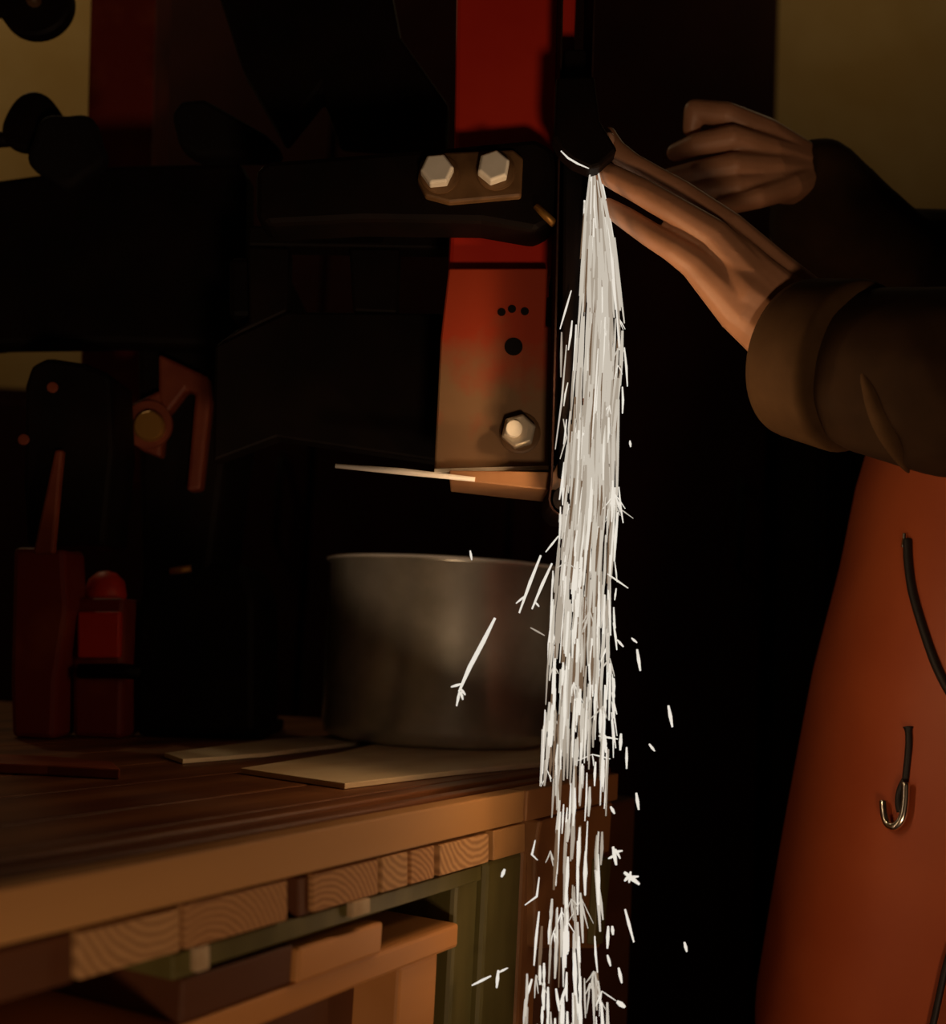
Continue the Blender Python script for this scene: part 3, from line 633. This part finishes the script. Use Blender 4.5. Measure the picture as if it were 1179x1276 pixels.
for _ in range(26):          # slightly slanted outliers hugging both sides
    y = random.uniform(330, 900); l, r = interp(PROF, y); s_ = random.choice((-1, 1))
    streak(l-2 if s_ < 0 else r+2, y, random.uniform(20, 60), random.uniform(1.8, 3.2), 2, slope=s_*random.uniform(0.0, 0.22))
for x, y, n, sz in ((770, 395, 7, 18), (774, 430, 9, 22), (770, 455, 6, 20), (766, 615, 10, 38), (768, 630, 8, 28), (697, 640, 7, 18), (690, 790, 8, 20), (756, 805, 9, 22), (690, 830, 7, 22), (760, 820, 8, 24), (690, 890, 8, 24), (684, 905, 6, 22), (752, 880, 7, 24), (682, 960, 6, 22), (686, 1060, 6, 22), (712, 1120, 8, 30), (700, 1135, 8, 34), (725, 1120, 8, 40), (690, 1160, 5, 26), (740, 1210, 9, 40), (735, 1225, 8, 40), (750, 1235, 7, 36), (668, 1215, 5, 30), (760, 505, 5, 20), (706, 700, 6, 26), (735, 760, 9, 40), (715, 850, 9, 42), (738, 940, 6, 30)):
    burst(x, y, max(3, int(n*0.6)), sz, random.choice((0, 0, 2)))
me = bpy.data.meshes.new('m'); me.from_pydata([tuple(v) for v in V], [], Fc); me.update()
stream = link('spark_stream', me, [M['s1'], M['s2'], M['s3'], M['s4']], None)
me.polygons.foreach_set('material_index', MI)
tag(stream, 'dense stream of glowing sparks falling from the workpiece', 'sparks', kind='stuff')

def spark(label, pts, wpx, dY=0.0, fork=None, m='s3', group=None):
    v = []; f = []
    Yb = sy(pts[0][1])+dY
    if len(pts) == 2: pts = [pts[0], ((pts[0][0]+pts[1][0])/2, (pts[0][1]+pts[1][1])/2), pts[1]]
    spindle(v, f, [P(x, y, Yb) for x, y in pts], wpx*0.5*Yb/1500)
    for q in fork or []: spindle(v, f, [P(x, y, Yb) for x, y in (q[0], ((q[0][0]+q[1][0])/2, (q[0][1]+q[1][1])/2), q[1])], wpx*0.32*Yb/1500)
    me = bpy.data.meshes.new('m'); me.from_pydata([tuple(x) for x in v], [], f); me.update()
    tag(link('spark', me, M[m], None), label, 'spark', group or 'single sparks flying off the stream')
spark('long slanted spark with a forked end in front of the pot highlight', [(617, 770), (602, 800), (585, 832), (572, 862)], 5.5, -0.01, [((576, 852), (562, 856)), ((574, 858), (580, 866)), ((573, 860), (569, 880)), ((574, 862), (577, 872))])
spark('tiny spark at the middle of the pot rim', [(586, 686), (588, 698)], 3.0)
spark('longer of two slanted sparks before the right edge of the pot rim', [(674, 692), (661, 725), (647, 764)], 4.2, 0, [((655, 742), (643, 752))])
spark('shorter of two slanted sparks before the right edge of the pot rim', [(688, 702), (676, 728), (663, 759)], 4.0, 0, [((667, 750), (672, 756))])
spark('short slanted spark just left of the stream above the pot', [(696, 668), (680, 688)], 2.6)
spark('faint short spark left of the stream on the pot side', [(661, 782), (679, 792)], 2.2, m='s2')
spark('spark shooting right and down beside the stream level with pot rim', [(757, 715), (783, 733)], 2.4)
spark('long thin upright spark on the right edge of the stream', [(758, 735), (760, 765), (761, 792)], 3.2)
spark('tiny upright spark right of the stream below the pot rim level', [(768, 733), (766, 748)], 2.4)
spark('tiny slanted spark, lower left of a pair right of the stream', [(769, 797), (777, 806)], 3.2)
spark('tiny slanted spark, upper right of a pair right of the stream', [(787, 795), (794, 801)], 3.0)
spark('bright upright spark just below the tiny slanted pair', [(794, 809), (798, 836)], 4.2)
spark('short upright spark right of the stream halfway down the pot', [(765, 845), (765, 866)], 4.0)
spark('bright lone spark far right of the stream in the dark', [(833, 879), (838, 906)], 4.6)
spark('small slanted spark below the lone spark in the dark', [(809, 927), (816, 936)], 3.4)
spark('upright spark hanging from a thin level streak', [(754, 916), (755, 938)], 4.0, 0, [((746, 917), (770, 921))])
spark('upright spark at the right end of the thin level streak', [(774, 914), (773, 935)], 4.4)
spark('slim upright spark right of the bench corner', [(781, 931), (781, 958)], 3.4)
spark('lone upright spark right of the wooden end panel', [(793, 988), (796, 1009)], 4.2)
spark('tiny spark beside the upper edge of the wooden end panel', [(761, 1005), (766, 1014)], 4.0)
spark('ragged burst spark at the edge of the end panel', [(764, 1055), (768, 1078)], 5.0, 0, [((765, 1062), (776, 1060)), ((766, 1066), (758, 1070)), ((767, 1058), (773, 1070))])
spark('star-shaped burst spark in the dark right of the end panel', [(778, 1087), (797, 1102)], 6.0, 0, [((786, 1086), (784, 1100)), ((780, 1094), (796, 1092)), ((784, 1092), (778, 1098))])
spark('long bent spark in the dark below the star-shaped burst', [(779, 1133), (784, 1152), (790, 1174)], 3.8)
spark('lone small spark farthest right, low in the dark', [(853, 1174), (856, 1186)], 4.0)
spark('longer upright spark of a pair below the end panel', [(758, 1154), (757, 1182)], 4.2)
spark('short upright spark of a pair below the end panel', [(763, 1154), (764, 1165)], 4.2)
spark('small spark under the upright pair below the end panel', [(757, 1190), (761, 1204)], 3.6)
spark('slanted spark low right of the stream near the frame bottom', [(771, 1206), (775, 1225)], 4.2)
spark('tiny blob-like spark at the bottom right of the stream', [(769, 1248), (779, 1255)], 6.5)
spark('small spark in front of the green leg top', [(629, 1083), (625, 1093)], 4.5)
spark('bent spark in front of the brown leg strip', [(672, 1093), (669, 1117), (654, 1128)], 2.8)
spark('hook-shaped spark under the bench front corner', [(667, 1047), (663, 1065), (670, 1072)], 2.8)
spark('upright spark with a side branch before the green leg', [(621, 1209), (619, 1231)], 4.2, 0, [((621, 1212), (633, 1206))])
spark('level slanted spark low on the green leg', [(612, 1216), (588, 1228)], 3.2)
spark('long straight spark in front of the wooden end panel', [(745, 1064), (746, 1128)], 5.0)
spark('long thin spark left of centre before the end panel', [(720, 1048), (720, 1092), (720, 1140)], 3.6)
spark('upright spark in the gap low in the stream', [(716, 1187), (717, 1240)], 5.6)
spark('tiny lone spark in the dark below the wrist', [(785, 549), (786, 557)], 3.0)
spark('curved glowing line along the lower edge of the workpiece', [(699, 188), (708, 197), (720, 204), (734, 210)], 2.6, -0.03)
spark('thin slanted spark left of the stream beside the support plate', [(712, 362), (698, 410)], 2.6)
spark('long thin spark beside the right edge of the support plate', [(706, 430), (700, 500), (692, 560)], 2.4, 0, m='s1')
spark('short curved spark by the support plate nut', [(702, 522), (706, 545), (698, 572)], 2.2, m='s1')
spark('thin upright spark between the plate and the stream', [(700, 414), (699, 470)], 3.0, m='s2')
for nth, x, y, L, dx in (('leftmost', 663, 1220, 26, -8), ('second from left', 673, 1203, 24, 0), ('third from left', 678, 1200, 24, 0), ('fourth from left', 683, 1230, 46, 0), ('third from right', 693, 1232, 28, 4), ('second from right', 700, 1250, 40, 0), ('rightmost', 706, 1228, 24, -8)):
    spark(nth+' of seven short sparks low beside the green leg at the frame bottom', [(x, y), (x+dx, y+L)], 3.8, group='short sparks low left of the stream')
# the light the sparks give off
for y, k in ((470, 1.3), (610, 1.2), (740, 1.5), (840, 0.6), (1010, 0.25), (1180, 0.4)):
    l, r = interp(PROF, y); p = P((l+r)/2+2, y, sy(y)-0.022)
    lamp('spark_glow', p, SPARK_POWER*k, (1.0, 0.60, 0.30), 0.004)
